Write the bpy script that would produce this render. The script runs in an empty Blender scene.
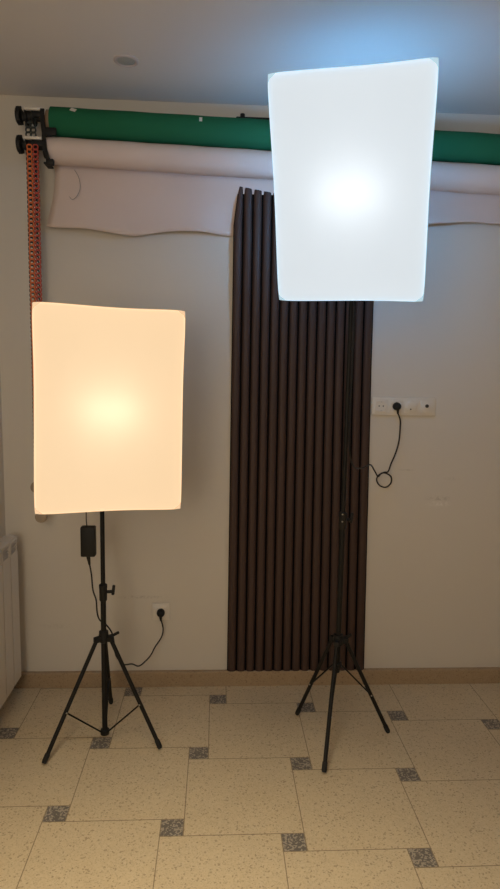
import bpy, bmesh, math, random
from mathutils import Vector, Matrix

random.seed(7)
PI = math.pi
SC = bpy.context.scene
COL = SC.collection

# ------------------------------------------------------------------ camera
F_PX = 617.54
cam_d = bpy.data.cameras.new('camera')
cam_d.sensor_fit = 'VERTICAL'
cam_d.sensor_height = 36.0
cam_d.lens = F_PX * 36.0 / 889.0
cam_d.clip_start = 0.02
cam = bpy.data.objects.new('camera', cam_d)
COL.objects.link(cam)
yaw, pitch, roll, cam_h = 0.0549, -0.1241, 0.0175, 1.5299
fwd = Vector((math.sin(yaw) * math.cos(pitch), math.cos(yaw) * math.cos(pitch), math.sin(pitch)))
rgt = Vector((math.cos(yaw), -math.sin(yaw), 0))
upv = rgt.cross(fwd)
r2 = rgt * math.cos(roll) + upv * math.sin(roll)
u2 = -rgt * math.sin(roll) + upv * math.cos(roll)
m = Matrix((r2, u2, -fwd)).transposed().to_4x4()
m.translation = Vector((0, 0, cam_h))
cam.matrix_world = m
SC.camera = cam

# ------------------------------------------------------------------ world, light, exposure
w = bpy.data.worlds.new('world')
SC.world = w
w.use_nodes = True
w.node_tree.nodes['Background'].inputs[0].default_value = (1.0, 0.93, 0.82, 1)
w.node_tree.nodes['Background'].inputs[1].default_value = 0.03

ld = bpy.data.lights.new('room_fill', 'AREA')  # added area fill behind the camera, no window modelled; brightens the back wall
ld.shape = 'RECTANGLE'
ld.size, ld.size_y = 1.1, 1.1
ld.energy = 27
ld.color = (1.0, 0.87, 0.69)
lo = bpy.data.objects.new('room_fill', ld)
COL.objects.link(lo)
lo.location = (-0.75, -1.0, 1.6)
lo.rotation_euler = (PI / 2, 0, math.radians(4))

pl_ = bpy.data.lights.new('wall_fill', 'POINT')      # added unseen point fill behind the camera, lifts walls and ceiling
pl_.shadow_soft_size = 0.28
pl_.energy = 12
pl_.color = (1.0, 0.87, 0.70)
po_ = bpy.data.objects.new('wall_fill', pl_)
COL.objects.link(po_)
po_.location = (-0.45, -0.30, 2.34)

cl = bpy.data.lights.new('floor_fill', 'AREA')  # added unseen fill above the frame, brightens the front of the floor
cl.shape = 'DISK'
cl.size = 0.35
cl.spread = math.radians(74)
cl.energy = 11
cl.color = (1.0, 0.86, 0.60)
co_ = bpy.data.objects.new('floor_fill', cl)
COL.objects.link(co_)
co_.location = (-0.15, 0.72, 2.64)

SC.view_settings.view_transform = 'Standard'
SC.view_settings.look = 'None'
SC.view_settings.gamma = 1.0
SC.view_settings.use_curve_mapping = False
SC.view_settings.exposure = 0.0

# ------------------------------------------------------------------ helpers: materials
class NT:
    """small wrapper for building node graphs"""
    def __init__(s, name):
        s.m = bpy.data.materials.new(name)
        s.m.use_nodes = True
        s.t = s.m.node_tree
        s.t.nodes.clear()
        s.out = s.t.nodes.new('ShaderNodeOutputMaterial')
    def n(s, kind, **kw):
        nd = s.t.nodes.new(kind)
        for k, v in kw.items():
            setattr(nd, k, v)
        return nd
    def l(s, a, b):
        s.t.links.new(a, b)
    def put(s, sock, v):
        if isinstance(v, bpy.types.NodeSocket):
            s.l(v, sock)
        else:
            sock.default_value = v
    def math(s, op, a, b=None, c=None, clamp=False):
        nd = s.n('ShaderNodeMath', operation=op, use_clamp=clamp)
        s.put(nd.inputs[0], a)
        if b is not None: s.put(nd.inputs[1], b)
        if c is not None: s.put(nd.inputs[2], c)
        return nd.outputs[0]
    def mix(s, fac, a, b):
        nd = s.n('ShaderNodeMix', data_type='RGBA')
        s.put(nd.inputs['Factor'], fac)
        for sock, v in ((nd.inputs[6], a), (nd.inputs[7], b)):
            s.put(sock, v if isinstance(v, bpy.types.NodeSocket) else (*v, 1))
        return nd.outputs[2]
    def coord(s):
        return s.n('ShaderNodeTexCoord').outputs['Object']
    def noise(s, scale, detail=3, rough=0.55, vec=None):
        nd = s.n('ShaderNodeTexNoise')
        nd.inputs['Scale'].default_value = scale
        nd.inputs['Detail'].default_value = detail
        nd.inputs['Roughness'].default_value = rough
        s.l(vec if vec is not None else s.coord(), nd.inputs['Vector'])
        return nd.outputs[0]
    def ramp(s, fac, lo_, hi_):
        nd = s.n('ShaderNodeMapRange')
        nd.inputs[1].default_value = lo_
        nd.inputs[2].default_value = hi_
        s.l(fac, nd.inputs[0])
        return nd.outputs[0]
    def bsdf(s, col, rough=0.6, metal=0.0, bump=None, bump_s=0.1, dist=0.002, spec=0.5):
        b = s.n('ShaderNodeBsdfPrincipled')
        s.put(b.inputs['Base Color'], col if isinstance(col, bpy.types.NodeSocket) else (*col, 1))
        s.put(b.inputs['Roughness'], rough)
        b.inputs['Metallic'].default_value = metal
        b.inputs['Specular IOR Level'].default_value = spec
        if bump is not None:
            bp = s.n('ShaderNodeBump')
            bp.inputs['Strength'].default_value = bump_s
            bp.inputs['Distance'].default_value = dist
            s.l(bump, bp.inputs['Height'])
            s.l(bp.outputs[0], b.inputs['Normal'])
        return b.outputs[0]
    def done(s, shader):
        s.l(shader, s.out.inputs[0])
        return s.m

def plain(name, col, rough=0.5, metal=0.0, var=0.08, scale=40.0, bump=0.0, spec=0.5):
    t = NT(name)
    nz = t.noise(scale)
    c = t.mix(nz, tuple(x * (1 - var) for x in col), tuple(min(1, x * (1 + var)) for x in col))
    return t.done(t.bsdf(c, rough, metal, nz if bump else None, bump, spec=spec))

def wall_material(name, col, marks=()):
    t = NT(name)
    co = t.coord()
    big = t.noise(1.3, 4, 0.6)
    c = t.mix(big, tuple(x * 0.95 for x in col), tuple(min(1, x * 1.04) for x in col))
    sp = t.n('ShaderNodeSeparateXYZ'); t.l(co, sp.inputs[0])
    for (mx, mz, rx, rz, dark) in marks:       # filler patches and scuffs on the paint
        dx = t.math('MULTIPLY', t.math('SUBTRACT', sp.outputs[0], mx), 1 / rx)
        dz = t.math('MULTIPLY', t.math('SUBTRACT', sp.outputs[2], mz), 1 / rz)
        d = t.math('SQRT', t.math('ADD', t.math('MULTIPLY', dx, dx), t.math('MULTIPLY', dz, dz)))
        ins = t.math('SUBTRACT', 1.0, d, clamp=True)
        nz = t.noise(90, 3, 0.7)
        f = t.math('MULTIPLY', t.math('MULTIPLY', ins, t.ramp(nz, 0.42, 0.62)), abs(dark), clamp=True)
        c = t.mix(f, c, (0.20, 0.16, 0.12) if dark > 0 else (0.92, 0.88, 0.82))
    fine = t.noise(60, 4, 0.6)
    return t.done(t.bsdf(c, 0.75, 0, fine, 0.12, 0.004, 0.25))

def terrazzo(t, base, chips_dark, chips_light):
    """base colour with angular stone chips"""
    def vor(scale):
        v = t.n('ShaderNodeTexVoronoi')
        v.inputs['Scale'].default_value = scale
        t.l(t.coord(), v.inputs['Vector'])
        sx = t.n('ShaderNodeSeparateColor'); t.l(v.outputs['Color'], sx.inputs[0])
        return sx.outputs[0]
    a, b = vor(190), vor(330)
    c = t.mix(t.noise(6, 4, 0.6), tuple(x * 0.9 for x in base), tuple(min(1, x * 1.08) for x in base))
    c = t.mix(t.math('MULTIPLY', t.ramp(a, 0.45, 1.0), 0.35), c, chips_light)
    c = t.mix(t.math('MULTIPLY', t.math('GREATER_THAN', b, 0.86), 0.24), c, chips_dark)
    c = t.mix(t.math('MULTIPLY', t.math('LESS_THAN', a, 0.06), 0.42), c, chips_dark)
    return c

BASE = (0.63, 0.51, 0.335)
def floor_material():
    t = NT('terrazzo_tiles')
    a = 0.4
    ox, oy = -0.5338, 1.9759
    D = a * a + 0.0770 ** 2
    bb = 0.0770
    sp = t.n('ShaderNodeSeparateXYZ'); t.l(t.coord(), sp.inputs[0])
    x = t.math('SUBTRACT', sp.outputs[0], ox)
    y = t.math('SUBTRACT', sp.outputs[1], oy)
    i = t.math('MULTIPLY_ADD', x, a / D, t.math('MULTIPLY', y, -bb / D))
    j = t.math('MULTIPLY_ADD', x, bb / D, t.math('MULTIPLY', y, a / D))
    di = t.math('SUBTRACT', t.math('FRACT', t.math('ADD', i, 0.5)), 0.5)
    dj = t.math('SUBTRACT', t.math('FRACT', t.math('ADD', j, 0.5)), 0.5)
    qx = t.math('MULTIPLY_ADD', di, a, t.math('MULTIPLY', dj, bb))
    qy = t.math('MULTIPLY_ADD', di, -bb, t.math('MULTIPLY', dj, a))
    h, g = bb / 2, 0.0016
    hs = 0.0368
    def near(v, c):
        return t.math('LESS_THAN', t.math('ABSOLUTE', t.math('SUBTRACT', v, c)), g)
    up = t.math('MULTIPLY', near(qx, h), t.math('GREATER_THAN', qy, -h))
    rt = t.math('MULTIPLY', near(qy, -h), t.math('GREATER_THAN', qx, -h))
    dn = t.math('MULTIPLY', near(qx, -h), t.math('LESS_THAN', qy, h))
    lf = t.math('MULTIPLY', near(qy, h), t.math('LESS_THAN', qx, h))
    joint = t.math('ADD', t.math('ADD', up, rt), t.math('ADD', dn, lf), clamp=True)
    sq = t.math('MULTIPLY', t.math('LESS_THAN', t.math('ABSOLUTE', qx), hs), t.math('LESS_THAN', t.math('ABSOLUTE', qy), hs))
    big = terrazzo(t, BASE, (0.17, 0.10, 0.06), (0.74, 0.62, 0.44))
    v = t.n('ShaderNodeTexVoronoi'); v.inputs['Scale'].default_value = 190
    t.l(t.coord(), v.inputs['Vector'])
    sx = t.n('ShaderNodeSeparateColor'); t.l(v.outputs['Color'], sx.inputs[0])
    small = t.mix(t.math('GREATER_THAN', sx.outputs[0], 0.66), (0.155, 0.135, 0.115), (0.39, 0.335, 0.27))
    c = t.mix(sq, big, small)
    c = t.mix(t.math('MULTIPLY', joint, 0.75), c, (0.16, 0.105, 0.06))
    rough = t.math('MULTIPLY_ADD', t.noise(9, 4), 0.2, 0.36)
    return t.done(t.bsdf(c, rough, 0, joint, -0.25, 0.001, 0.4))

def skirting_material():
    t = NT('terrazzo_skirting')
    return t.done(t.bsdf(terrazzo(t, (0.38, 0.275, 0.17), (0.17, 0.10, 0.06), (0.46, 0.35, 0.23)), 0.5, spec=0.3))

def fabric_material(name, glow, strength, trans):
    """lit diffuser cloth: gives off light evenly and lets the bulb behind show through"""
    t = NT(name)
    e = t.n('ShaderNodeEmission'); e.inputs[0].default_value = (*glow, 1); e.inputs[1].default_value = strength
    tr = t.n('ShaderNodeBsdfTranslucent'); tr.inputs[0].default_value = (*trans, 1)
    wv = t.noise(300, 2)
    bp = t.n('ShaderNodeBump'); bp.inputs['Strength'].default_value = 0.15; bp.inputs['Distance'].default_value = 0.001
    t.l(wv, bp.inputs['Height']); t.l(bp.outputs[0], tr.inputs['Normal'])
    ad = t.n('ShaderNodeAddShader')
    t.l(e.outputs[0], ad.inputs[0]); t.l(tr.outputs[0], ad.inputs[1])
    return t.done(ad.outputs[0])

def emit_material(name, col, strength, base=(0.8, 0.8, 0.8)):
    t = NT(name)
    b = t.n('ShaderNodeBsdfPrincipled')
    b.inputs['Base Color'].default_value = (*base, 1)
    b.inputs['Emission Color'].default_value = (*col, 1)
    b.inputs['Emission Strength'].default_value = strength
    return t.done(b.outputs[0])

def cloth_material(name, col, scale=500):
    t = NT(name)
    nz = t.noise(scale, 2)
    big = t.noise(4, 4, 0.6)
    c = t.mix(big, tuple(x * 0.93 for x in col), tuple(min(1, x * 1.05) for x in col))
    return t.done(t.bsdf(c, 0.85, 0, nz, 0.1, 0.001, 0.1))

def rib_material():
    t = NT('dark_brown_ribs')
    mp = t.n('ShaderNodeMapping'); mp.inputs['Scale'].default_value = (40, 40, 1.2)
    t.l(t.coord(), mp.inputs[0])
    nz = t.noise(2.0, 5, 0.6, mp.outputs[0])
    c = t.mix(nz, (0.042, 0.024, 0.019), (0.080, 0.046, 0.036))
    return t.done(t.bsdf(c, 0.55, 0, nz, 0.15, 0.001, 0.3))

M = {}
M['wall'] = wall_material('warm_white_paint', (0.655, 0.60, 0.525),
                          marks=((1.058, 0.926, 0.075, 0.016, 0.5), (1.06, 0.90, 0.07, 0.02, -0.6), (-0.35, 0.441, 0.14, 0.010, 0.45),
                                 (0.90, 1.062, 0.05, 0.006, 0.3), (1.12, 1.02, 0.05, 0.012, 0.25), (-0.75, 0.30, 0.1, 0.02, 0.2)))
M['ceiling'] = wall_material('ceiling_paint', (0.72, 0.67, 0.61))
M['floor'] = floor_material()
M['skirting'] = skirting_material()
M['black'] = plain('black_painted_metal', (0.009, 0.0085, 0.008), 0.55, spec=0.25)
M['black_plastic'] = plain('black_plastic', (0.011, 0.0105, 0.010), 0.55, spec=0.3)
M['rubber'] = plain('black_rubber', (0.010, 0.010, 0.010), 0.8)
M['cord'] = plain('black_cord', (0.011, 0.010, 0.010), 0.6)
M['steel'] = plain('bare_steel', (0.55, 0.53, 0.50), 0.35, 1.0)
M['white_plastic'] = plain('white_plastic', (0.72, 0.66, 0.58), 0.4, 0, 0.02)
M['socket_dark'] = plain('socket_hole_dark', (0.05, 0.045, 0.04), 0.6)
M['radiator'] = plain('radiator_enamel', (0.66, 0.60, 0.53), 0.35, 0, 0.02)
M['green'] = cloth_material('green_cloth', (0.020, 0.135, 0.062))
M['white_cloth'] = cloth_material('white_backdrop_cloth', (0.70, 0.57, 0.50))
M['cardboard'] = plain('cardboard_core', (0.28, 0.19, 0.13), 0.8)
M['orange'] = plain('orange_plastic', (0.62, 0.135, 0.03), 0.45)
M['red'] = plain('red_plastic', (0.42, 0.045, 0.025), 0.45)
M['teal_black'] = plain('dark_teal_plastic', (0.018, 0.028, 0.028), 0.45)
M['beige_weight'] = plain('beige_plastic', (0.34, 0.27, 0.20), 0.5)
M['tape'] = plain('pale_tape', (0.7, 0.66, 0.58), 0.5)
M['thread'] = plain('grey_thread', (0.30, 0.26, 0.22), 0.8)
M['rib'] = rib_material()
M['felt'] = plain('black_felt', (0.006, 0.0045, 0.004), 0.95, spec=0.1)
M['nylon'] = plain('black_nylon', (0.010, 0.010, 0.011), 0.7)
M['silver'] = plain('silver_lining', (0.25, 0.25, 0.25), 0.5)
M['lens'] = plain('frosted_lamp_lens', (0.42, 0.42, 0.39), 0.35, 0, 0.03)
M['lamp_rim'] = plain('lamp_rim_enamel', (0.55, 0.48, 0.45), 0.35, 0, 0.03)
M['warm_cloth'] = fabric_material('warm_lit_cloth', (1.0, 0.72, 0.43), 0.72, (0.88, 0.80, 0.74))
M['cool_cloth'] = fabric_material('cool_lit_cloth', (0.86, 0.94, 1.0), 0.60, (0.86, 0.90, 0.95))
M['warm_hem'] = emit_material('warm_lit_hem', (1.0, 0.66, 0.38), 0.86, (0.12, 0.10, 0.08))
M['cool_hem'] = emit_material('cool_lit_hem', (0.58, 0.84, 0.97), 0.74, (0.12, 0.13, 0.14))
M['warm_bulb'] = emit_material('warm_bulb', (1.0, 0.92, 0.72), 1.9)
M['cool_bulb'] = emit_material('cool_bulb', (0.93, 0.97, 1.0), 1.8)
M['cool_spill'] = emit_material('cool_spill_emitter', (0.17, 0.50, 1.0), 105.0, (0.1, 0.1, 0.1))  # added emitter behind the cool box, makes the blue halo around it
M['warm_spill'] = emit_material('warm_spill_emitter', (1.0, 0.72, 0.42), 2.0, (0.1, 0.1, 0.1))  # same added emitter on the warm box, much fainter

# ------------------------------------------------------------------ helpers: meshes
def V(*a): return Vector(a)

def add_box(bm, c, s, rot=None, bevel=0.0):
    r = bmesh.ops.create_cube(bm, size=1.0)
    vs = r['verts']
    for v in vs:
        v.co = Vector((v.co.x * s[0], v.co.y * s[1], v.co.z * s[2]))
    if bevel > 0:
        es = list({e for v in vs for e in v.link_edges})
        rb = bmesh.ops.bevel(bm, geom=es, offset=bevel, segments=2, affect='EDGES', profile=0.5)
        vs = list({v for f in rb['faces'] for v in f.verts} | {v for v in vs if v.is_valid})
    for v in vs:
        p = v.co
        if rot is not None: p = rot @ p
        v.co = p + Vector(c)

def frame_of(d):
    d = d.normalized()
    a = Vector((0, 0, 1)) if abs(d.z) < 0.95 else Vector((1, 0, 0))
    x = a.cross(d).normalized()
    return x, d.cross(x).normalized()

def add_tube(bm, pts, rad, seg=10, caps=True):
    pts = [Vector(p) for p in pts]
    rads = rad if isinstance(rad, (list, tuple)) else [rad] * len(pts)
    rings = []
    px = None
    for k, p in enumerate(pts):
        d = (pts[min(k + 1, len(pts) - 1)] - pts[max(k - 1, 0)])
        x, y = frame_of(d)
        if px is not None:
            dn = d.normalized()
            x = (px - dn * px.dot(dn))
            x = x.normalized() if x.length > 1e-6 else frame_of(d)[0]
            y = dn.cross(x)
        px = x
        rings.append([bm.verts.new(p + (x * math.cos(2 * PI * q / seg) + y * math.sin(2 * PI * q / seg)) * rads[k]) for q in range(seg)])
    for A, B in zip(rings, rings[1:]):
        for q in range(seg):
            bm.faces.new((A[q], A[(q + 1) % seg], B[(q + 1) % seg], B[q]))
    if caps:
        bm.faces.new(rings[0][::-1]); bm.faces.new(rings[-1])

def add_lathe(bm, o, axis, prof, seg=24):
    """prof: list of (distance along axis, radius)"""
    o, axis = Vector(o), Vector(axis).normalized()
    x, y = frame_of(axis)
    rings = []
    for (t_, r_) in prof:
        if r_ < 1e-6:
            rings.append([bm.verts.new(o + axis * t_)])
        else:
            rings.append([bm.verts.new(o + axis * t_ + (x * math.cos(2 * PI * q / seg) + y * math.sin(2 * PI * q / seg)) * r_) for q in range(seg)])
    for A, B in zip(rings, rings[1:]):
        for q in range(seg):
            a = [A[q % len(A)], A[(q + 1) % len(A)], B[(q + 1) % len(B)], B[q % len(B)]]
            u = []
            for v in a:
                if v not in u: u.append(v)
            if len(u) >= 3: bm.faces.new(u)
    if len(rings[0]) > 1: bm.faces.new(rings[0][::-1])
    if len(rings[-1]) > 1: bm.faces.new(rings[-1])

def add_prism(bm, poly, axis_fn, t0, t1):
    """poly of 2D points, axis_fn(u, v, t) -> 3D"""
    A = [bm.verts.new(axis_fn(u, v, t0)) for u, v in poly]
    B = [bm.verts.new(axis_fn(u, v, t1)) for u, v in poly]
    n = len(poly)
    for q in range(n):
        bm.faces.new((A[q], A[(q + 1) % n], B[(q + 1) % n], B[q]))
    bm.faces.new(A[::-1]); bm.faces.new(B)

def spline(pts, n=8):
    pts = [Vector(p) for p in pts]
    P = [pts[0] * 2 - pts[1]] + pts + [pts[-1] * 2 - pts[-2]]
    out = []
    for k in range(1, len(P) - 2):
        p0, p1, p2, p3 = P[k - 1:k + 3]
        for q in range(n):
            t_ = q / n
            out.append(0.5 * ((2 * p1) + (p2 - p0) * t_ + (2 * p0 - 5 * p1 + 4 * p2 - p3) * t_ ** 2 + (3 * p1 - p0 - 3 * p2 + p3) * t_ ** 3))
    out.append(pts[-1])
    return out

def obj(name, bm, mat, parent=None, smooth=True, solid=None, local=False):
    """link a bmesh (world coordinates, or the root's local ones) as one mesh object"""
    bmesh.ops.recalc_face_normals(bm, faces=bm.faces)
    me = bpy.data.meshes.new(name)
    bm.to_mesh(me); bm.free()
    o = bpy.data.objects.new(name, me)
    COL.objects.link(o)
    mats = mat if isinstance(mat, (list, tuple)) else [mat]
    for q in mats: me.materials.append(q)
    if parent is not None:
        o.parent = parent
        if not local:
            root = parent
            off = Vector((0, 0, 0))
            while root is not None:
                off += root.location; root = root.parent
            me.transform(Matrix.Translation(-off))
    if smooth:
        for p in me.polygons: p.use_smooth = True
        me.set_sharp_from_angle(angle=math.radians(38))
    if solid:
        s = o.modifiers.new('thickness', 'SOLIDIFY'); s.thickness = solid; s.offset = 0
    return o

def tag(o, label, cat, group=None, kind='thing'):
    o['label'] = label; o['category'] = cat; o['kind'] = kind
    if group: o['group'] = group
    return o

def thing(name, label, cat, loc=(0, 0, 0), group=None):
    o = bpy.data.objects.new(name, None)
    o.empty_display_size = 0.05
    COL.objects.link(o)
    o.location = loc
    return tag(o, label, cat, group)

def struct(name, bm, mat, label, cat, smooth=False):
    o = obj(name, bm, mat, smooth=smooth)
    return tag(o, label, cat, kind='structure')

NB = bmesh.new
def tube_obj(name, pts, rad, mat, parent=None, seg=10):
    bm = NB(); add_tube(bm, pts, rad, seg); return obj(name, bm, mat, parent)
def box_obj(name, c, s, mat, parent=None, bevel=0.0, rot=None):
    bm = NB(); add_box(bm, c, s, rot, bevel); return obj(name, bm, mat, parent)
def lathe_obj(name, o, ax, prof, mat, parent=None, seg=24):
    bm = NB(); add_lathe(bm, o, ax, prof, seg); return obj(name, bm, mat, parent)

# ------------------------------------------------------------------ the room
W, H, XL, XR, YB = 2.838, 2.659, -0.968, 2.3, -2.6
T = 0.12
bm = NB(); add_box(bm, ((XL + XR) / 2, (W + YB) / 2, -T / 2), (XR - XL + 2 * T, W - YB + 2 * T, T))
struct('floor', bm, M['floor'], 'beige terrazzo tile floor with small dark square insets', 'floor')
bm = NB(); add_box(bm, ((XL + XR) / 2, (W + YB) / 2, H + T / 2), (XR - XL + 2 * T, W - YB + 2 * T, T))
struct('ceiling', bm, M['ceiling'], 'plain pale painted ceiling above the two softboxes', 'ceiling')
bm = NB(); add_box(bm, ((XL + XR) / 2, W + T / 2, H / 2), (XR - XL + 2 * T, T, H))
struct('wall_back', bm, M['wall'], 'off white painted wall behind the softboxes and ribbed panel', 'wall')
bm = NB(); add_box(bm, (XL - T / 2, (W + YB) / 2, H / 2), (T, W - YB, H))
struct('wall_left', bm, M['wall'], 'off white side wall carrying the white radiator', 'wall')
bm = NB(); add_box(bm, (XR + T / 2, (W + YB) / 2, H / 2), (T, W - YB, H))
struct('wall_right', bm, M['wall'], 'off white side wall opposite the radiator', 'wall')

SKH, SKD = 0.074, 0.022
def skirt(a, b, axis):
    bm = NB()
    prof = [(0, 0), (SKD, 0), (SKD, SKH - 0.004), (SKD - 0.004, SKH), (0, SKH)]
    if axis == 'x':
        add_prism(bm, prof, lambda u, v, t_: V(t_, W - u, v), a, b)
    else:
        add_prism(bm, prof, lambda u, v, t_: V(XL + u, t_, v), a, b)
    return bm
struct('baseboard_back', skirt(XL, XR, 'x'), M['skirting'], 'beige terrazzo skirting along the foot of the back wall', 'skirting')
struct('baseboard_left', skirt(YB, W - SKD, 'y'), M['skirting'], 'beige terrazzo skirting below the radiator', 'skirting')

# ------------------------------------------------------------------ ribbed panel standing on the skirting
pan = thing('ribbed_wall_panel', 'tall dark brown ribbed panel standing on the skirting against the wall', 'wall panel', (0.4, W - 0.03, SKH))
NR = 15
def pan_edges(z):
    t_ = (z - 0.066) / (2.31 - 0.066)
    xl = 0.063 + 0.002 * t_
    xr = 0.733 - 0.037 * t_
    return xl, xr
def pan_top(x): return 2.312 - 0.155 * (x - 0.083)
Y0, Y1 = W - 0.004, W - 0.010      # back and face of the backing
levels = [SKH + 0.0005] + [0.15 + 0.1 * k for k in range(21)] + [None]
bm = NB()
def pan_pt(s, k, y):
    """s: 0..1 across the panel, k: height level; the top leans out over the hanging cloth"""
    z = levels[k]
    q = max(0.0, min(1.0, ((2.3 if z is None else z) - 1.5) / 0.55))
    y -= 0.013 * q * q * (3 - 2 * q)
    if z is None:
        xl, xr = pan_edges(2.29); x = xl + (xr - xl) * s + 0.020 * max(0.0, 1 - s * NR)
        return V(x, y, pan_top(x))
    xl, xr = pan_edges(z); x = xl + (xr - xl) * s     # the top corner beside the roll is cut back
    if z > 2.2: x += 0.016 * max(0.0, 1 - s * NR)
    return V(x, y, min(z, pan_top(x) - 0.002))
NL = len(levels)
g = [[[bm.verts.new(pan_pt(s / NR, k, y)) for s in range(NR + 1)] for k in range(NL)] for y in (Y0, Y1)]
for k in range(NL - 1):
    for s in range(NR):
        for q in (0, 1):
            bm.faces.new((g[q][k][s], g[q][k][s + 1], g[q][k + 1][s + 1], g[q][k + 1][s]))
    for s in (0, NR):
        bm.faces.new((g[0][k][s], g[1][k][s], g[1][k + 1][s], g[0][k + 1][s]))
for s in range(NR):
    for k in (0, NL - 1):
        bm.faces.new((g[0][k][s], g[0][k][s + 1], g[1][k][s + 1], g[1][k][s]))
obj('backing', bm, M['felt'], pan)
bm = NB()
for s in range(NR):
    c0, hw = (s + 0.5) / NR, 0.41 / NR
    pr = []
    for q in range(9):
        a = PI * q / 8
        pr.append((c0 - hw * math.copysign(abs(math.cos(a)) ** 0.8, math.cos(a)), Y1 - 0.0125 * math.sin(a) ** 1.0))
    rings = [[bm.verts.new(pan_pt(ss, k, yy)) for ss, yy in pr] for k in range(NL)]
    for A, B in zip(rings, rings[1:]):
        for q in range(9):
            bm.faces.new((A[q], A[(q + 1) % 9], B[(q + 1) % 9], B[q]))
    bm.faces.new(rings[0]); bm.faces.new(rings[-1][::-1])
obj('ribs', bm, M['rib'], pan)

# ------------------------------------------------------------------ radiator on the left wall
rad = thing('radiator', 'white sectioned radiator on the side wall at the corner', 'radiator', (-0.915, 2.3, 0.11))
PIT = 0.1
for k in range(8):
    y1 = 2.715 - PIT * k; yc = y1 - PIT / 2
    bm = NB()
    xf, zb, zt = -0.875, 0.115, 0.778
    # front fin with a curled top, a side web and a rear fin
    prof = [(-0.935, zb + 0.03), (xf - 0.006, zb), (xf, zb + 0.004), (xf, zt - 0.075), (xf - 0.004, zt - 0.068), (-0.90, zt - 0.06), (-0.935, zt - 0.06)]
    add_prism(bm, prof, lambda u, v, t_: V(u, t_, v), yc - PIT / 2 + 0.005, yc + PIT / 2 - 0.005)
    add_box(bm, (-0.905, yc, zt - 0.012), (0.06, PIT - 0.006, 0.016), None, 0.004)
    for q in (-1, 1):
        add_box(bm, (-0.905, yc + q * (PIT / 2 - 0.010), zt - 0.045), (0.056, 0.012, 0.075), None, 0.002)
    for q in range(3):
        add_box(bm, (-0.885, yc, zt - 0.024 - 0.015 * q), (0.018, PIT - 0.02, 0.003), Matrix.Rotation(0.5, 3, 'Y'))
    for zz in (0.2, 0.70):
        add_lathe(bm, (-0.912, yc - PIT / 2, zz), (0, 1, 0), [(0, 0.02), (PIT, 0.02)], 12)
    obj('section', bm, M['radiator'], rad)
lathe_obj('end_plug', (-0.912, 2.71, 0.755), (0, 1, 0), [(0, 0.022), (0.018, 0.022), (0.022, 0.018), (0.022, 0.012), (0.036, 0.012), (0.038, 0.009)], M['white_plastic'], rad, 16)
for yy in (2.665, 2.065):
    for zz in (0.70, 0.2):
        box_obj('wall_bracket', (-0.9505, yy, zz), (0.034, 0.03, 0.05), M['radiator'], rad)

# ------------------------------------------------------------------ ceiling downlight
dl = thing('ceiling_downlight', 'small round unlit downlight set in the ceiling', 'ceiling light', (-0.351, 2.485, H))
lathe_obj('rim', (-0.351, 2.485, H + 0.002), (0, 0, -1), [(0, 0.046), (0.006, 0.046), (0.009, 0.041), (0.007, 0.034), (0.002, 0.033)], M['lamp_rim'], dl, 32)
lathe_obj('lens', (-0.351, 2.485, H + 0.002), (0, 0, -1), [(0, 0.0325), (0.006, 0.0325), (0.008, 0.022), (0.009, 0.0)], M['lens'], dl, 32)

# ------------------------------------------------------------------ backdrop rollers
RX0, RX1 = -0.705, 1.75
def roll_z(zl, zr, x): return zl + (zr - zl) * (x + 0.69) / 1.84
RY = 2.735
# brackets
def bracket(name, x, label, zg, zw):
    b = thing(name, label, 'roller bracket', (x, W, 2.4))
    bm = NB()
    add_box(bm, (x, W - 0.004, (zg + zw) / 2 + 0.02), (0.04, 0.008, 0.19), None, 0.002)
    obj('wall_plate', bm, M['black'], b)
    for zc, r in ((zg, 0.062), (zw, 0.056)):
        bm = NB()
        pts = []
        n = 12
        for q in range(n + 1):
            a = PI * 1.02 + PI * 0.80 * q / n         # cup below and in front of the roll end
            pts.append((RY - math.cos(a + PI) * -0.024, zc - 0.002 + math.sin(a) * 0.024))
        # arm from the plate plus a J shaped cup for the roll spindle
        arm = [V(x, W - 0.006, zc - 0.028), V(x, RY + 0.026, zc - 0.028)]
        cup = [V(x, RY + 0.026 * math.cos(a), zc + 0.028 * math.sin(a)) for a in [-0.2 * PI - 0.8 * PI * q / 10 for q in range(11)]]
        path = arm + cup[1:]
        for A, B in zip(path, path[1:]):
            d = B - A
            ang = math.atan2(d.z, d.y)
            add_box(bm, (A + B) / 2, (0.026, d.length + 0.003, 0.006), Matrix.Rotation(ang, 3, 'X'))
        obj('hook', bm, M['black'], b)
    return b
br = bracket('roller_bracket', -0.712, 'black double hook bracket carrying the roll ends beside the chain', 2.521, 2.4085)
# the black strap that shows down the end of the rolls
bm = NB()
path = [V(-0.713, 2.672, 2.545), V(-0.713, 2.668, 2.50), V(-0.708, 2.667, 2.455), V(-0.709, 2.67, 2.43), V(-0.705, 2.672, 2.39), V(-0.697, 2.674, 2.36), V(-0.69, 2.676, 2.342)]
for A, B in zip(path, path[1:]):
    d = B - A
    add_box(bm, (A + B) / 2, (0.016, 0.006, d.length + 0.004), Matrix.Rotation(math.atan2(d.x, d.z), 3, 'Y'))
add_box(bm, (-0.688, 2.678, 2.345), (0.03, 0.022, 0.022), None, 0.003)
add_box(bm, (-0.684, 2.672, 2.462), (0.05, 0.012, 0.030), None, 0.004)
for zz in (2.462, 2.345):
    add_box(bm, (-0.70, 2.70, zz - 0.006), (0.022, 0.07, 0.006))
obj('strap', bm, M['black'], br)

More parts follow.
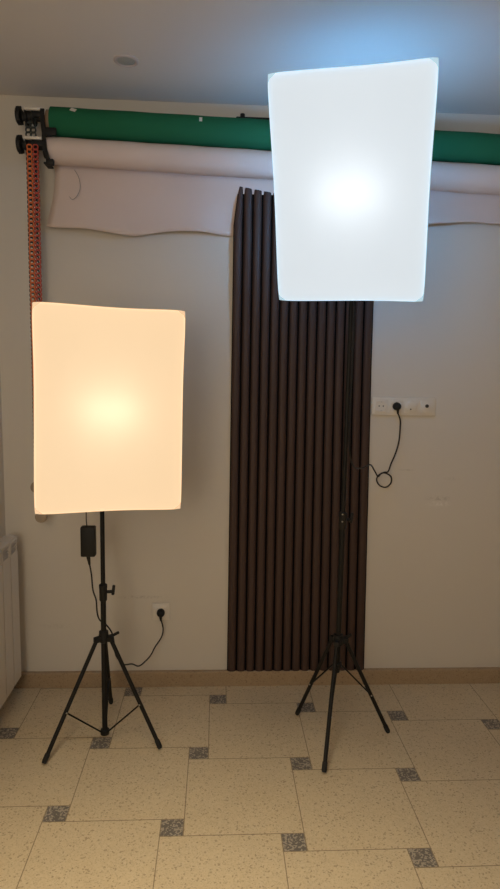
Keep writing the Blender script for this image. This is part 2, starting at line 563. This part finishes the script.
def roll(name, label, zl, zr, r0, r1, cloth, x0):
    t_ = thing(name, label, 'backdrop roll', (RX0, RY, zl))
    A, B = V(x0, RY, zl), V(RX1, RY, roll_z(zl, zr, RX1))
    n = 30
    bm = NB()
    pts = [A.lerp(B, q / n) for q in range(n + 1)]
    add_tube(bm, pts, [r0 + (r1 - r0) * q / n + 0.0008 * math.sin(q * 2.1) for q in range(n + 1)], 40)
    obj('rolled_cloth', bm, cloth, t_)
    return t_
g_roll = roll('green_backdrop_roll', 'rolled green backdrop cloth on the upper roller under the ceiling', 2.521, 2.4785, 0.057, 0.0625, M['green'], -0.692)
w_roll = roll('white_backdrop_roll', 'rolled white backdrop on the lower roller with its end hanging loose', 2.4085, 2.355, 0.0525, 0.060, M['white_cloth'], -0.706)
for t_, zl in ((g_roll, 2.521), (w_roll, 2.4085)):
    bm = NB(); add_tube(bm, [V(RX0 - 0.004, RY, zl + 0.001), V(RX0 + 0.05, RY, zl)], 0.045 if zl > 2.45 else 0.030, 28)
    obj('core_tube', bm, M['cardboard'], t_)
    # expander spindle: white arm, dark shaft, chain wheel, star knob
    x0 = -0.72
    bm = NB(); add_box(bm, (-0.755, RY - 0.036, zl + 0.034), (0.075, 0.02, 0.011), None, 0.003)
    obj('white_arm', bm, M['white_plastic'], t_)
    bm = NB(); add_tube(bm, [V(-0.705, RY, zl + 0.012), V(-0.81, RY, zl + 0.012)], 0.013, 16)
    add_box(bm, (-0.742, RY - 0.03, zl + 0.016), (0.04, 0.016, 0.022), None, 0.003)
    obj('spindle', bm, M['black_plastic'], t_)
    bm = NB(); add_lathe(bm, (-0.795, RY, zl + 0.018), (1, 0, 0), [(0, 0.018), (0, 0.036), (0.006, 0.036), (0.010, 0.026), (0.026, 0.026), (0.030, 0.036), (0.036, 0.036), (0.036, 0.018)], 24)
    obj('chain_wheel', bm, M['black_plastic'], t_)
    bm = NB()
    add_lathe(bm, (-0.80, RY, zl + 0.020), (-1, 0, 0), [(0, 0.012), (0.010, 0.016), (0.013, 0.026), (0.017, 0.034), (0.027, 0.036), (0.033, 0.031), (0.035, 0.0)], 28)
    for q in range(8):
        a = 2 * PI * q / 8
        add_tube(bm, [V(-0.815, RY + 0.031 * math.cos(a), zl + 0.020 + 0.031 * math.sin(a)), V(-0.829, RY + 0.031 * math.cos(a), zl + 0.020 + 0.031 * math.sin(a))], 0.007, 8)
    obj('knob', bm, M['black_plastic'], t_)
# tape tabs on the green roll
for k, (x, dz) in enumerate(((-0.594, 0.035), (-0.078, 0.028))):
    zc = roll_z(2.521, 2.4785, x)
    r = 0.0595
    a = math.asin(dz / r)
    bm = NB()
    add_box(bm, (x, RY - r * math.cos(a), zc + dz), (0.024 if k == 0 else 0.012, 0.002, 0.016 if k == 0 else 0.02), Matrix.Rotation(-a, 3, 'X') @ Matrix.Rotation(0.4 if k == 0 else 0, 3, 'Y'))
    obj('tape_tab', bm, M['tape'], g_roll)
# hanging end of the white backdrop: leaves the back of the roll, falls to the wall
bm = NB()
NX, NZ = 90, 16
bot = [(-0.728, 2.114), (-0.66, 2.110), (-0.584, 2.110), (-0.511, 2.104), (-0.435, 2.094), (-0.362, 2.087), (-0.297, 2.097), (-0.211, 2.111), (-0.124, 2.117), (-0.037, 2.113), (0.041, 2.103), (0.4, 2.12), (0.98, 2.180), (1.115, 2.190), (1.25, 2.186), (1.72, 2.19)]
def interp(tb, x):
    if x <= tb[0][0]: return tb[0][1]
    for (a, b), (c, d) in zip(tb, tb[1:]):
        if x <= c: return b + (d - b) * (x - a) / (c - a)
    return tb[-1][1]
vs = []
for iz in range(NZ + 1):
    row = []
    tt = iz / NZ
    for ix in range(NX + 1):
        s = ix / NX
        xa = RX0 + 0.002 + 0.004 * math.sin(tt * 5) - 0.030 * tt * tt
        x = xa + (RX1 - 0.03 - xa) * s
        zc = roll_z(2.4085, 2.355, x)
        rr = 0.053 + 0.0075 * (x + 0.69) / 2.44
        zb = interp(bot, x) + 0.0015 * math.sin(x * 19)
        z = zc + (zb - zc) * tt
        y0 = RY + rr
        near = min(1.0, tt * 1.6)
        y1 = W - 0.008
        free = 1.0 if x < 0.02 or x > 0.78 else 0.0     # free hanging beside the panel, flat behind it
        e = max(0.0, min(1.0, (0.04 - x) / 0.12)) if x < 0.4 else max(0.0, min(1.0, (x - 0.76) / 0.12))
        yfree = y0 + 0.018 * math.sin(tt * PI) - 0.006 * math.sin(x * 9 + tt) * tt
        y = yfree * e + (y0 + (y1 - y0) * (near * near * (3 - 2 * near))) * (1 - e)
        row.append(bm.verts.new((x, min(y, W - 0.004), z)))
    vs.append(row)
for a, b in zip(vs, vs[1:]):
    for q in range(NX):
        bm.faces.new((a[q], a[q + 1], b[q + 1], b[q]))
obj('hanging_end', bm, M['white_cloth'], w_roll, solid=0.0012)
tube_obj('loose_thread', spline([(-0.614, 2.782, 2.35), (-0.596, 2.784, 2.317), (-0.592, 2.786, 2.277), (-0.606, 2.786, 2.244), (-0.625, 2.785, 2.229), (-0.638, 2.786, 2.24)], 6), 0.0013, M['thread'], w_roll, 6)

# dark bar behind the green roll
bb_ = thing('bracket_bar', 'dark bracket bar peeking over the green roll beside the lit softbox', 'bracket', (0.3, W, 2.56))
bm = NB(); add_box(bm, (0.315, W - 0.012, 2.585), (0.49, 0.024, 0.036), None, 0.004); obj('bar', bm, M['black'], bb_)
bm = NB(); add_tube(bm, [V(0.098, W - 0.014, 2.600), V(0.098, W - 0.014, 2.616)], 0.010, 12); obj('bolt', bm, M['black'], bb_)

# chains
def link(bm, c, w_, h_, r_, flat):
    n = 10
    for_c = [V(w_ / 2 * math.copysign(abs(math.cos(a)) ** 0.6, math.cos(a)), 0, h_ / 2 * math.copysign(abs(math.sin(a)) ** 0.6, math.sin(a))) for a in [2 * PI * q / n for q in range(n)]]
    rings = []
    for q in range(n):
        p = for_c[q]; d = (for_c[(q + 1) % n] - for_c[q - 1]).normalized()
        nrm = d.cross(V(0, 1, 0))
        rings.append([bm.verts.new(Vector(c) + p + nrm * (r_ * math.cos(t_)) + V(0, flat * math.sin(t_), 0)) for t_ in (PI / 4, 3 * PI / 4, 5 * PI / 4, 7 * PI / 4)])
    for q in range(n):
        A, B = rings[q], rings[(q + 1) % n]
        for k in range(4):
            bm.faces.new((A[k], A[(k + 1) % 4], B[(k + 1) % 4], B[k]))
def chain(name, label, x, y, dx, z0, zend, mats, wx):
    t_ = thing(name, label, 'roller chain', (x, y, z0))
    for sx, mt in ((-1, mats[0]), (1, mats[1])):
        bm = NB()
        z = z0
        while z > zend + 0.035:
            xx = x + sx * dx - 0.0 * (z0 - z)
            link(bm, (xx, y + 0.0015 * math.sin(z * 9), z - 0.0095), 0.019, 0.0175, 0.0034, 0.0045)
            add_box(bm, (xx, y, z - 0.019), (0.007, 0.004, 0.006))
            z -= 0.019
        obj('strand', bm, mt, t_)
    lathe_obj('weight', (wx, y - 0.008, zend), (0, 1, 0), [(0, 0.020), (0.002, 0.025), (0.012, 0.027), (0.018, 0.025), (0.020, 0.0)], M['beige_weight'], t_, 28)
    return t_
chain('roller_chain', 'orange and red plastic chain loop hanging from the lower roller knob', -0.763, RY - 0.036, 0.0125, 2.418, 0.862, (M['orange'], M['red']), -0.766)
chain('roller_chain', 'dark plastic chain loop hanging from the upper roller knob', -0.775, RY - 0.012, 0.0105, 2.53, 0.99, (M['teal_black'], M['teal_black']), -0.789)

# ------------------------------------------------------------------ sockets
def schuko(parent, x, z, y, plug=False):
    s = lathe_obj('socket_insert', (x, y + 0.0012, z), (0, -1, 0), [(0, 0.027), (0.004, 0.027), (0.004, 0.0215), (-0.004, 0.020), (-0.004, 0.0)], M['white_plastic'], parent, 32)
    for q in (-1, 1):
        lathe_obj('pin_hole', (x + q * 0.0095, y + 0.0001, z), (0, -1, 0), [(0, 0.0032), (0.0006, 0.0032)], M['socket_dark'], s, 10)
        box_obj('earth_clip', (x, y - 0.0015, z + q * 0.0195), (0.005, 0.004, 0.0035), M['steel'], s)
    return s
sk = thing('wall_socket', 'single white wall socket near the skirting holding a black plug', 'wall socket', (-0.254, W, 0.371))
box_obj('frame', (-0.254, W - 0.005, 0.371), (0.083, 0.010, 0.083), M['white_plastic'], sk, 0.003)
box_obj('inner_plate', (-0.254, W - 0.0105, 0.371), (0.060, 0.004, 0.060), M['white_plastic'], sk, 0.0012)
schuko(sk, -0.254, 0.371, W - 0.0125)
sb = thing('socket_strip', 'white four way socket plate beside the ribbed panel', 'wall socket', (0.87, W, 1.363))
GX = [0.761, 0.832, 0.903, 0.976]
box_obj('frame', (0.869, W - 0.005, 1.363), (0.300, 0.010, 0.083), M['white_plastic'], sb, 0.003)
for x in GX:
    box_obj('inner_plate', (x, W - 0.0105, 1.363), (0.060, 0.004, 0.060), M['white_plastic'], sb, 0.0012)
schuko(sb, GX[0], 1.363, W - 0.0125); schuko(sb, GX[1], 1.363, W - 0.0125)
o = lathe_obj('blank_cover', (GX[2], W - 0.0125, 1.363), (0, -1, 0), [(0, 0.027), (0.003, 0.027), (0.005, 0.024), (0.0055, 0.0)], M['white_plastic'], sb, 32)
lathe_obj('cover_screw', (GX[2] - 0.004, W - 0.0180, 1.350), (0, -1, 0), [(0, 0.0035), (0.001, 0.003), (0.001, 0)], M['socket_dark'], o, 10)
o = lathe_obj('aerial_outlet', (GX[3], W - 0.0125, 1.363), (0, -1, 0), [(0, 0.027), (0.003, 0.027), (0.0045, 0.024), (0.0045, 0.0)], M['white_plastic'], sb, 32)
lathe_obj('aerial_jack', (GX[3] - 0.001, W - 0.0165, 1.366), (0, -1, 0), [(0, 0.0085), (0.006, 0.0075), (0.006, 0.004), (0.002, 0.003), (0.002, 0)], M['socket_dark'], o, 16)

def plug(parent, x, z, y):
    bm = NB()
    add_lathe(bm, (x, y + 0.004, z), (0, -1, 0), [(0, 0.018), (0.010, 0.0185), (0.022, 0.018), (0.030, 0.014), (0.034, 0.009), (0.035, 0.0)], 24)
    add_tube(bm, [V(x, y - 0.022, z - 0.004), V(x + 0.001, y - 0.024, z - 0.020), V(x + 0.002, y - 0.022, z - 0.034)], [0.008, 0.006, 0.004], 10)
    return obj('plug', bm, M['black_plastic'], parent)

# cord of the tall lamp: from the four way socket, knotted once, over the panel to the stand
cb = thing('power_cable', 'black cord with one loop hanging from the four way socket', 'power cord', (0.832, W - 0.03, 1.363))
plug(cb, GX[1], 1.363, W - 0.0135)
path = [(0.834, W - 0.038, 1.332), (0.845, 2.797, 1.300), (0.847, 2.80, 1.265), (0.845, 2.80, 1.209), (0.833, 2.80, 1.152), (0.812, 2.80, 1.096), (0.800, 2.80, 1.060), (0.781, 2.796, 1.057), (0.755, 2.794, 1.044),
        (0.746, 2.794, 1.020), (0.763, 2.795, 0.994), (0.792, 2.797, 0.987), (0.815, 2.80, 1.005), (0.816, 2.803, 1.034), (0.795, 2.805, 1.050), (0.770, 2.800, 1.052), (0.752, 2.785, 1.040), (0.742, 2.776, 1.046),
        (0.726, 2.765, 1.070), (0.700, 2.745, 1.10), (0.64, 2.65, 1.10), (0.57, 2.50, 1.13), (0.528, 2.40, 1.20), (0.520, 2.385, 1.32), (0.522, 2.385, 1.6), (0.522, 2.385, 1.95), (0.530, 2.40, 2.12), (0.545, 2.43, 2.22)]
tube_obj('cord', spline(path, 7), 0.0034, M['cord'], cb, 8)

# ------------------------------------------------------------------ light stands
def stand(name, label, ax, feet, z_leg, z_brace, t_brace, z_bot, z_clamp, z_top, knob_dir, clamp_dots, lean):
    t_ = thing(name, label, 'light stand', (ax[0], ax[1], 0))
    P = lambda z: V(ax[0] + lean[0] * (z - 0.4), ax[1] + lean[1] * (z - 0.4), z)
    kd = Vector((math.cos(knob_dir), math.sin(knob_dir), 0))
    tube_obj('lower_tube', [P(z_bot), P(z_clamp + 0.02)], 0.0108, M['black'], t_, 20)
    tube_obj('upper_tube', [P(z_clamp - 0.05), P(z_top)], 0.0088, M['black'], t_, 20)
    c = P(z_clamp)
    o = lathe_obj('clamp_collar', c - V(0, 0, 0.036), (0, 0, 1), [(0, 0.0135), (0.004, 0.0155), (0.05, 0.0155), (0.056, 0.0165), (0.066, 0.0165), (0.070, 0.0115)], M['black_plastic'], t_)
    bm = NB()
    add_tube(bm, [c + kd * 0.012, c + kd * 0.034], 0.0065, 12)
    add_box(bm, c + kd * 0.040 + V(0, 0, 0.006), (0.012, 0.012, 0.042), Matrix.Rotation(0.12, 3, 'Y'), 0.004)
    obj('wing_knob', bm, M['black_plastic'], o)
    if clamp_dots:
        for dz in (0.027, -0.002):
            ob = lathe_obj('rivet', c + V(-0.005, -0.0150, dz), (0, -1, 0), [(0, 0.0032), (0.002, 0.0028), (0.0025, 0)], M['steel'], o, 10)
            ob['label'] = 'bright steel rivet'
    c = P(z_leg)
    o = lathe_obj('leg_collar', c - V(0, 0, 0.022), (0, 0, 1), [(0, 0.014), (0.003, 0.019), (0.03, 0.020), (0.036, 0.0185), (0.046, 0.0185), (0.049, 0.0115)], M['black_plastic'], t_)
    bm = NB()
    add_tube(bm, [c + kd * 0.014, c + kd * 0.036 + V(0, 0, 0.004)], 0.006, 10)
    add_box(bm, c + kd * 0.046 + V(0, 0, 0.008), (0.034, 0.010, 0.011), Matrix.Rotation(-0.5, 3, 'Y'), 0.003)
    obj('wing_knob', bm, M['black_plastic'], o)
    cbz = P(z_brace)
    ob = lathe_obj('brace_collar', cbz - V(0, 0, 0.014), (0, 0, 1), [(0, 0.013), (0.003, 0.018), (0.022, 0.018), (0.026, 0.0115)], M['black_plastic'], t_)
    for (fx, fy) in feet:
        d = Vector((fx - ax[0], fy - ax[1], 0)).normalized()
        side = V(-d.y, d.x, 0)
        top = c + d * 0.032 + V(0, 0, -0.006)
        foot = V(fx, fy, 0.012)
        bm = NB()
        add_tube(bm, [top + (top - foot).normalized() * 0.012, foot.lerp(top, 0.045)], 0.0082, 14)
        lg = obj('leg', bm, M['black'], t_)
        dd = (top - foot).normalized()
        bm = NB()
        add_tube(bm, [foot - dd * 0.002, foot + dd * 0.006, foot + dd * 0.030, foot + dd * 0.034], [0.0085, 0.0102, 0.0102, 0.0090], 14)
        obj('rubber_foot', bm, M['rubber'], lg)
        # lug of the collar that holds the leg
        box_obj('hinge', c + d * 0.026 + V(0, 0, -0.004), (0.032, 0.021, 0.022), M['black_plastic'], o, 0.003, Matrix.Rotation(math.atan2(d.y, d.x), 3, 'Z'))
        # brace
        j = top.lerp(foot, t_brace)
        a = cbz + d * 0.013
        bd = (j - a).normalized()
        nrm = side.cross(bd)
        rot = Matrix((bd, side, nrm)).transposed()
        box_obj('brace', (a + j) / 2, ((j - a).length + 0.008, 0.011, 0.006), M['black'], t_, 0.002, rot)
        for q in (-1, 1):
            rv = lathe_obj('rivet', j + side * (0.0078 * q), side * q, [(0, 0.0034), (0.0022, 0.0030), (0.003, 0)], M['steel'], lg, 10)
            rv['label'] = 'bright steel rivet'
    return t_
A1 = (-0.446, 2.407)
stand('light_stand', 'black tripod stand with wide legs under the warm lit softbox', A1, [(-0.647, 2.238), (-0.212, 2.321), (-0.464, 2.661)],
      0.440, 0.032, 0.60, 0.018, 0.628, 1.352, 0.15, False, (0.0, 0.0))
A2 = (0.503, 2.370)
stand('light_stand', 'black tripod stand with short steep legs in front of the ribbed panel', A2, [(0.370, 2.552), (0.422, 2.155), (0.738, 2.406)],
      0.437, 0.334, 0.585, 0.30, 0.935, 2.175, 0.35, True, (0.002, 0.0))

# ------------------------------------------------------------------ softboxes
def softbox(name, label, loc, eul, pole, cloth, hem, bulb, spill_mat, seed, cat='softbox'):
    yw, pt, rl = [math.radians(a) for a in eul]
    R = Matrix.Rotation(yw, 3, 'Z') @ Matrix.Rotation(pt, 3, 'X') @ Matrix.Rotation(rl, 3, 'Y')
    t_ = thing(name, label, cat, loc)
    t_.rotation_mode = 'XYZ'
    t_.rotation_euler = R.to_euler('XYZ')
    w_, h_, dp = 0.50, 0.70, 0.265
    rnd = random.Random(seed)
    ph = [rnd.uniform(0, 6.28) for _ in range(6)]
    def outline(u, v):
        """unit square -> front face with slightly drawn-in edges and rounded corners"""
        x, z = (u - .5) * w_, (v - .5) * h_
        cu, cv = (2 * u - 1), (2 * v - 1)
        x *= 1 - 0.018 * (1 - cv * cv) - 0.004 * math.sin(3 * v * PI + ph[0]) * 0.6
        z *= 1 - 0.012 * (1 - cu * cu) - 0.0025 * math.sin(2.4 * u * PI + ph[1])
        k = (abs(cu) ** 10) * (abs(cv) ** 10)
        return x * (1 - 0.018 * k), z * (1 - 0.013 * k)
    NU, NV = 28, 38
    bm = NB()
    rows = []
    for iv in range(NV + 1):
        row = []
        for iu in range(NU + 1):
            u, v = iu / NU, iv / NV
            x, z = outline(u, v)
            e = (1 - (2 * u - 1) ** 4) * (1 - (2 * v - 1) ** 4)
            cr = 0.0022 * math.sin(9 * (u + 0.7 * v) + ph[2]) * math.sin(5 * (u - v) + ph[3]) + 0.0012 * math.sin(23 * u - 9 * v + ph[4])
            row.append(bm.verts.new((x, 0.006 * e + cr * e, z)))
        rows.append(row)
    for a, b in zip(rows, rows[1:]):
        for q in range(NU):
            bm.faces.new((a[q], a[q + 1], b[q + 1], b[q]))
    obj('diffuser', bm, cloth, t_, local=True)
    # hem around the diffuser
    ring = [(iu / NU, 0) for iu in range(NU)] + [(1, iv / NV) for iv in range(NV)] + [(1 - iu / NU, 1) for iu in range(NU)] + [(0, 1 - iv / NV) for iv in range(NV)]
    bm = NB()
    loops = []
    for (sc, yy) in ((1.0005, -0.0015), (1.006, -0.0006), (1.008, 0.004), (1.006, 0.010), (0.9985, 0.010)):
        loops.append([bm.verts.new((outline(u, v)[0] * sc, yy, outline(u, v)[1] * (1 + (sc - 1) * 0.72))) for u, v in ring])
    n = len(ring)
    for A, B in zip(loops, loops[1:]):
        for q in range(n):
            bm.faces.new((A[q], A[(q + 1) % n], B[(q + 1) % n], B[q]))
    for q in range(n):
        bm.faces.new((loops[-1][q], loops[-1][(q + 1) % n], loops[0][(q + 1) % n], loops[0][q]))
    obj('hem', bm, hem, t_, local=True)
    for su in (0, 1):
        for sv in (0, 1):
            bm = NB()
            pts = []
            c = (su, sv)
            for (a, b) in ((0, 0), (0.052, 0), (0.030, 0.012), (0.012, 0.020), (0, 0.036)):
                u = a if su == 0 else 1 - a
                v = b if sv == 0 else 1 - b
                pts.append(outline(u, v))
            fr = [bm.verts.new((x, -0.0030, z)) for x, z in pts]
            bk = [bm.verts.new((x, -0.0012, z)) for x, z in pts]
            bm.faces.new(fr); bm.faces.new(bk[::-1])
            for q in range(5):
                bm.faces.new((fr[q], fr[(q + 1) % 5], bk[(q + 1) % 5], bk[q]))
            o = obj('corner_pocket', bm, hem, t_, local=True)
            o['label'] = 'tinted doubled cloth corner'
    # tapering shell: black nylon outside, silver inside
    for nm, off, mt in (('shell', 0.0, M['nylon']), ('reflective_lining', 0.004, M['silver'])):
        bm = NB()
        prev = None
        for k in range(7):
            f_ = k / 6
            y = 0.010 + (dp - 0.010 - off) * f_
            bx = w_ / 2 * 0.968 * (1 - f_) + 0.060 * f_ - 0.02 * math.sin(f_ * PI) - off
            bz = h_ / 2 * 0.975 * (1 - f_) + 0.060 * f_ - 0.025 * math.sin(f_ * PI) - off
            cur = []
            for sx, sz in ((-1, -1), (-0.33, -1), (0.33, -1), (1, -1), (1, -0.33), (1, 0.33), (1, 1), (0.33, 1), (-0.33, 1), (-1, 1), (-1, 0.33), (-1, -0.33)):
                cur.append(bm.verts.new((sx * bx, y, sz * bz)))
            if prev:
                for q in range(12):
                    bm.faces.new((prev[q], prev[(q + 1) % 12], cur[(q + 1) % 12], cur[q]))
            prev = cur
        if nm == 'reflective_lining':
            bm.faces.new(prev)
        obj(nm, bm, mt, t_, local=True)
    for sx in (-1, 1):
        for sz in (-1, 1):
            bm = NB()
            pts = []
            for k in range(7):
                f_ = k / 6
                pts.append((sx * ((w_ / 2 - 0.018) * (1 - f_) + 0.052 * f_ - 0.02 * math.sin(f_ * PI)), 0.012 + (dp - 0.016) * f_, sz * ((h_ / 2 - 0.018) * (1 - f_) + 0.052 * f_ - 0.025 * math.sin(f_ * PI))))
            add_tube(bm, pts, 0.003, 8)
            obj('rib', bm, M['steel'], t_, local=True)
    # cone closing the shell; its glow is added to tint wall and ceiling
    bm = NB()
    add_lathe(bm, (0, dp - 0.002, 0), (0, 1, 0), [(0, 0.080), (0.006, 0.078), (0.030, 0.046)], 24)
    obj('spill_sleeve', bm, spill_mat, t_, local=True)
    bm = NB()
    add_lathe(bm, (0, dp + 0.020, 0), (0, 1, 0), [(0, 0.040), (0.010, 0.042), (0.055, 0.040), (0.075, 0.032), (0.085, 0.015), (0.086, 0)], 24)
    hd = obj('lamp_head', bm, M['black_plastic'], t_, local=True)
    # bulb lying across the box behind the cloth
    bm = NB()
    add_tube(bm, [V(0, dp - 0.008, 0), V(0, 0.155, 0)], 0.019, 16)
    add_box(bm, (0, 0.150, 0), (0.10, 0.02, 0.03), None, 0.004)
    obj('bulb_holder', bm, M['white_plastic'], t_, local=True)
    bm = NB()
    add_lathe(bm, (-0.10, 0.108, 0), (1, 0, 0), [(0, 0.0), (0.003, 0.013), (0.015, 0.022), (0.030, 0.025), (0.170, 0.025), (0.185, 0.022), (0.197, 0.013), (0.200, 0)], 20)
    obj('bulb', bm, bulb, t_, local=True)
    # tilting clamp that sits on the stand's spigot
    inv = R.transposed()
    pl = inv @ (Vector(pole) - Vector(loc))
    zd = inv @ V(0, 0, 1)
    bm = NB()
    a = V(0, dp + 0.055, -0.030)
    add_tube(bm, [a, a.lerp(pl, 0.6), pl + zd * 0.012], [0.012, 0.012, 0.012], 12)
    add_tube(bm, [pl + zd * -0.012, pl + zd * 0.036], 0.0145, 16)
    tc = obj('tilt_clamp', bm, M['black_plastic'], t_, local=True)
    bm = NB()
    add_tube(bm, [pl + V(0.012, 0, 0), pl + V(0.038, 0, 0)], 0.005, 10)
    add_tube(bm, [pl + V(0.036, 0, 0), pl + V(0.048, 0, 0)], 0.013, 10)
    obj('wing_knob', bm, M['black_plastic'], tc, local=True)
    return t_
softbox('softbox', 'warm cream lit rectangular softbox on the wide legged stand', (-0.359, 2.118, 1.374), (14.594, 0.825, 0.887), (A1[0], A1[1], 1.352),
        M['warm_cloth'], M['warm_hem'], M['warm_bulb'], M['warm_spill'], 3)
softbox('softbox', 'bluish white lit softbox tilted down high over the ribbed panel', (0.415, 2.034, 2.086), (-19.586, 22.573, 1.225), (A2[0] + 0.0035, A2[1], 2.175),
        M['cool_cloth'], M['cool_hem'], M['cool_bulb'], M['cool_spill'], 9)

# ------------------------------------------------------------------ power supply of the warm lamp
ps = thing('power_supply', 'black power brick on a cord hanging below the warm lit softbox', 'power adapter', (-0.506, 2.425, 0.83))
box_obj('brick', (-0.505, 2.425, 0.832), (0.057, 0.036, 0.122), M['black_plastic'], ps, 0.005)
tube_obj('lamp_cord', spline([(-0.510, 2.425, 0.890), (-0.512, 2.424, 0.94), (-0.508, 2.43, 1.10), (-0.49, 2.45, 1.28), (-0.462, 2.475, 1.375), (-0.445, 2.466, 1.384)], 8), 0.0022, M['cord'], ps, 8)
bm = NB(); add_tube(bm, [V(-0.507, 2.425, 0.775), V(-0.506, 2.425, 0.765), V(-0.502, 2.425, 0.735)], [0.009, 0.008, 0.0045], 12)
obj('strain_relief', bm, M['black_plastic'], ps)
plug(ps, -0.254, 0.371, W - 0.0135)
path = [(-0.502, 2.425, 0.738), (-0.495, 2.425, 0.692), (-0.490, 2.425, 0.63), (-0.478, 2.425, 0.588), (-0.475, 2.426, 0.537), (-0.466, 2.43, 0.502), (-0.445, 2.448, 0.475), (-0.42, 2.445, 0.440), (-0.408, 2.43, 0.400), (-0.402, 2.42, 0.362), (-0.392, 2.44, 0.325),
        (-0.380, 2.50, 0.274), (-0.357, 2.58, 0.236), (-0.335, 2.64, 0.196), (-0.31, 2.70, 0.192), (-0.292, 2.74, 0.200), (-0.276, 2.77, 0.224), (-0.248, 2.785, 0.265), (-0.241, 2.795, 0.30), (-0.250, W - 0.036, 0.340)]
tube_obj('mains_cord', spline(path, 7), 0.0033, M['cord'], ps, 8)
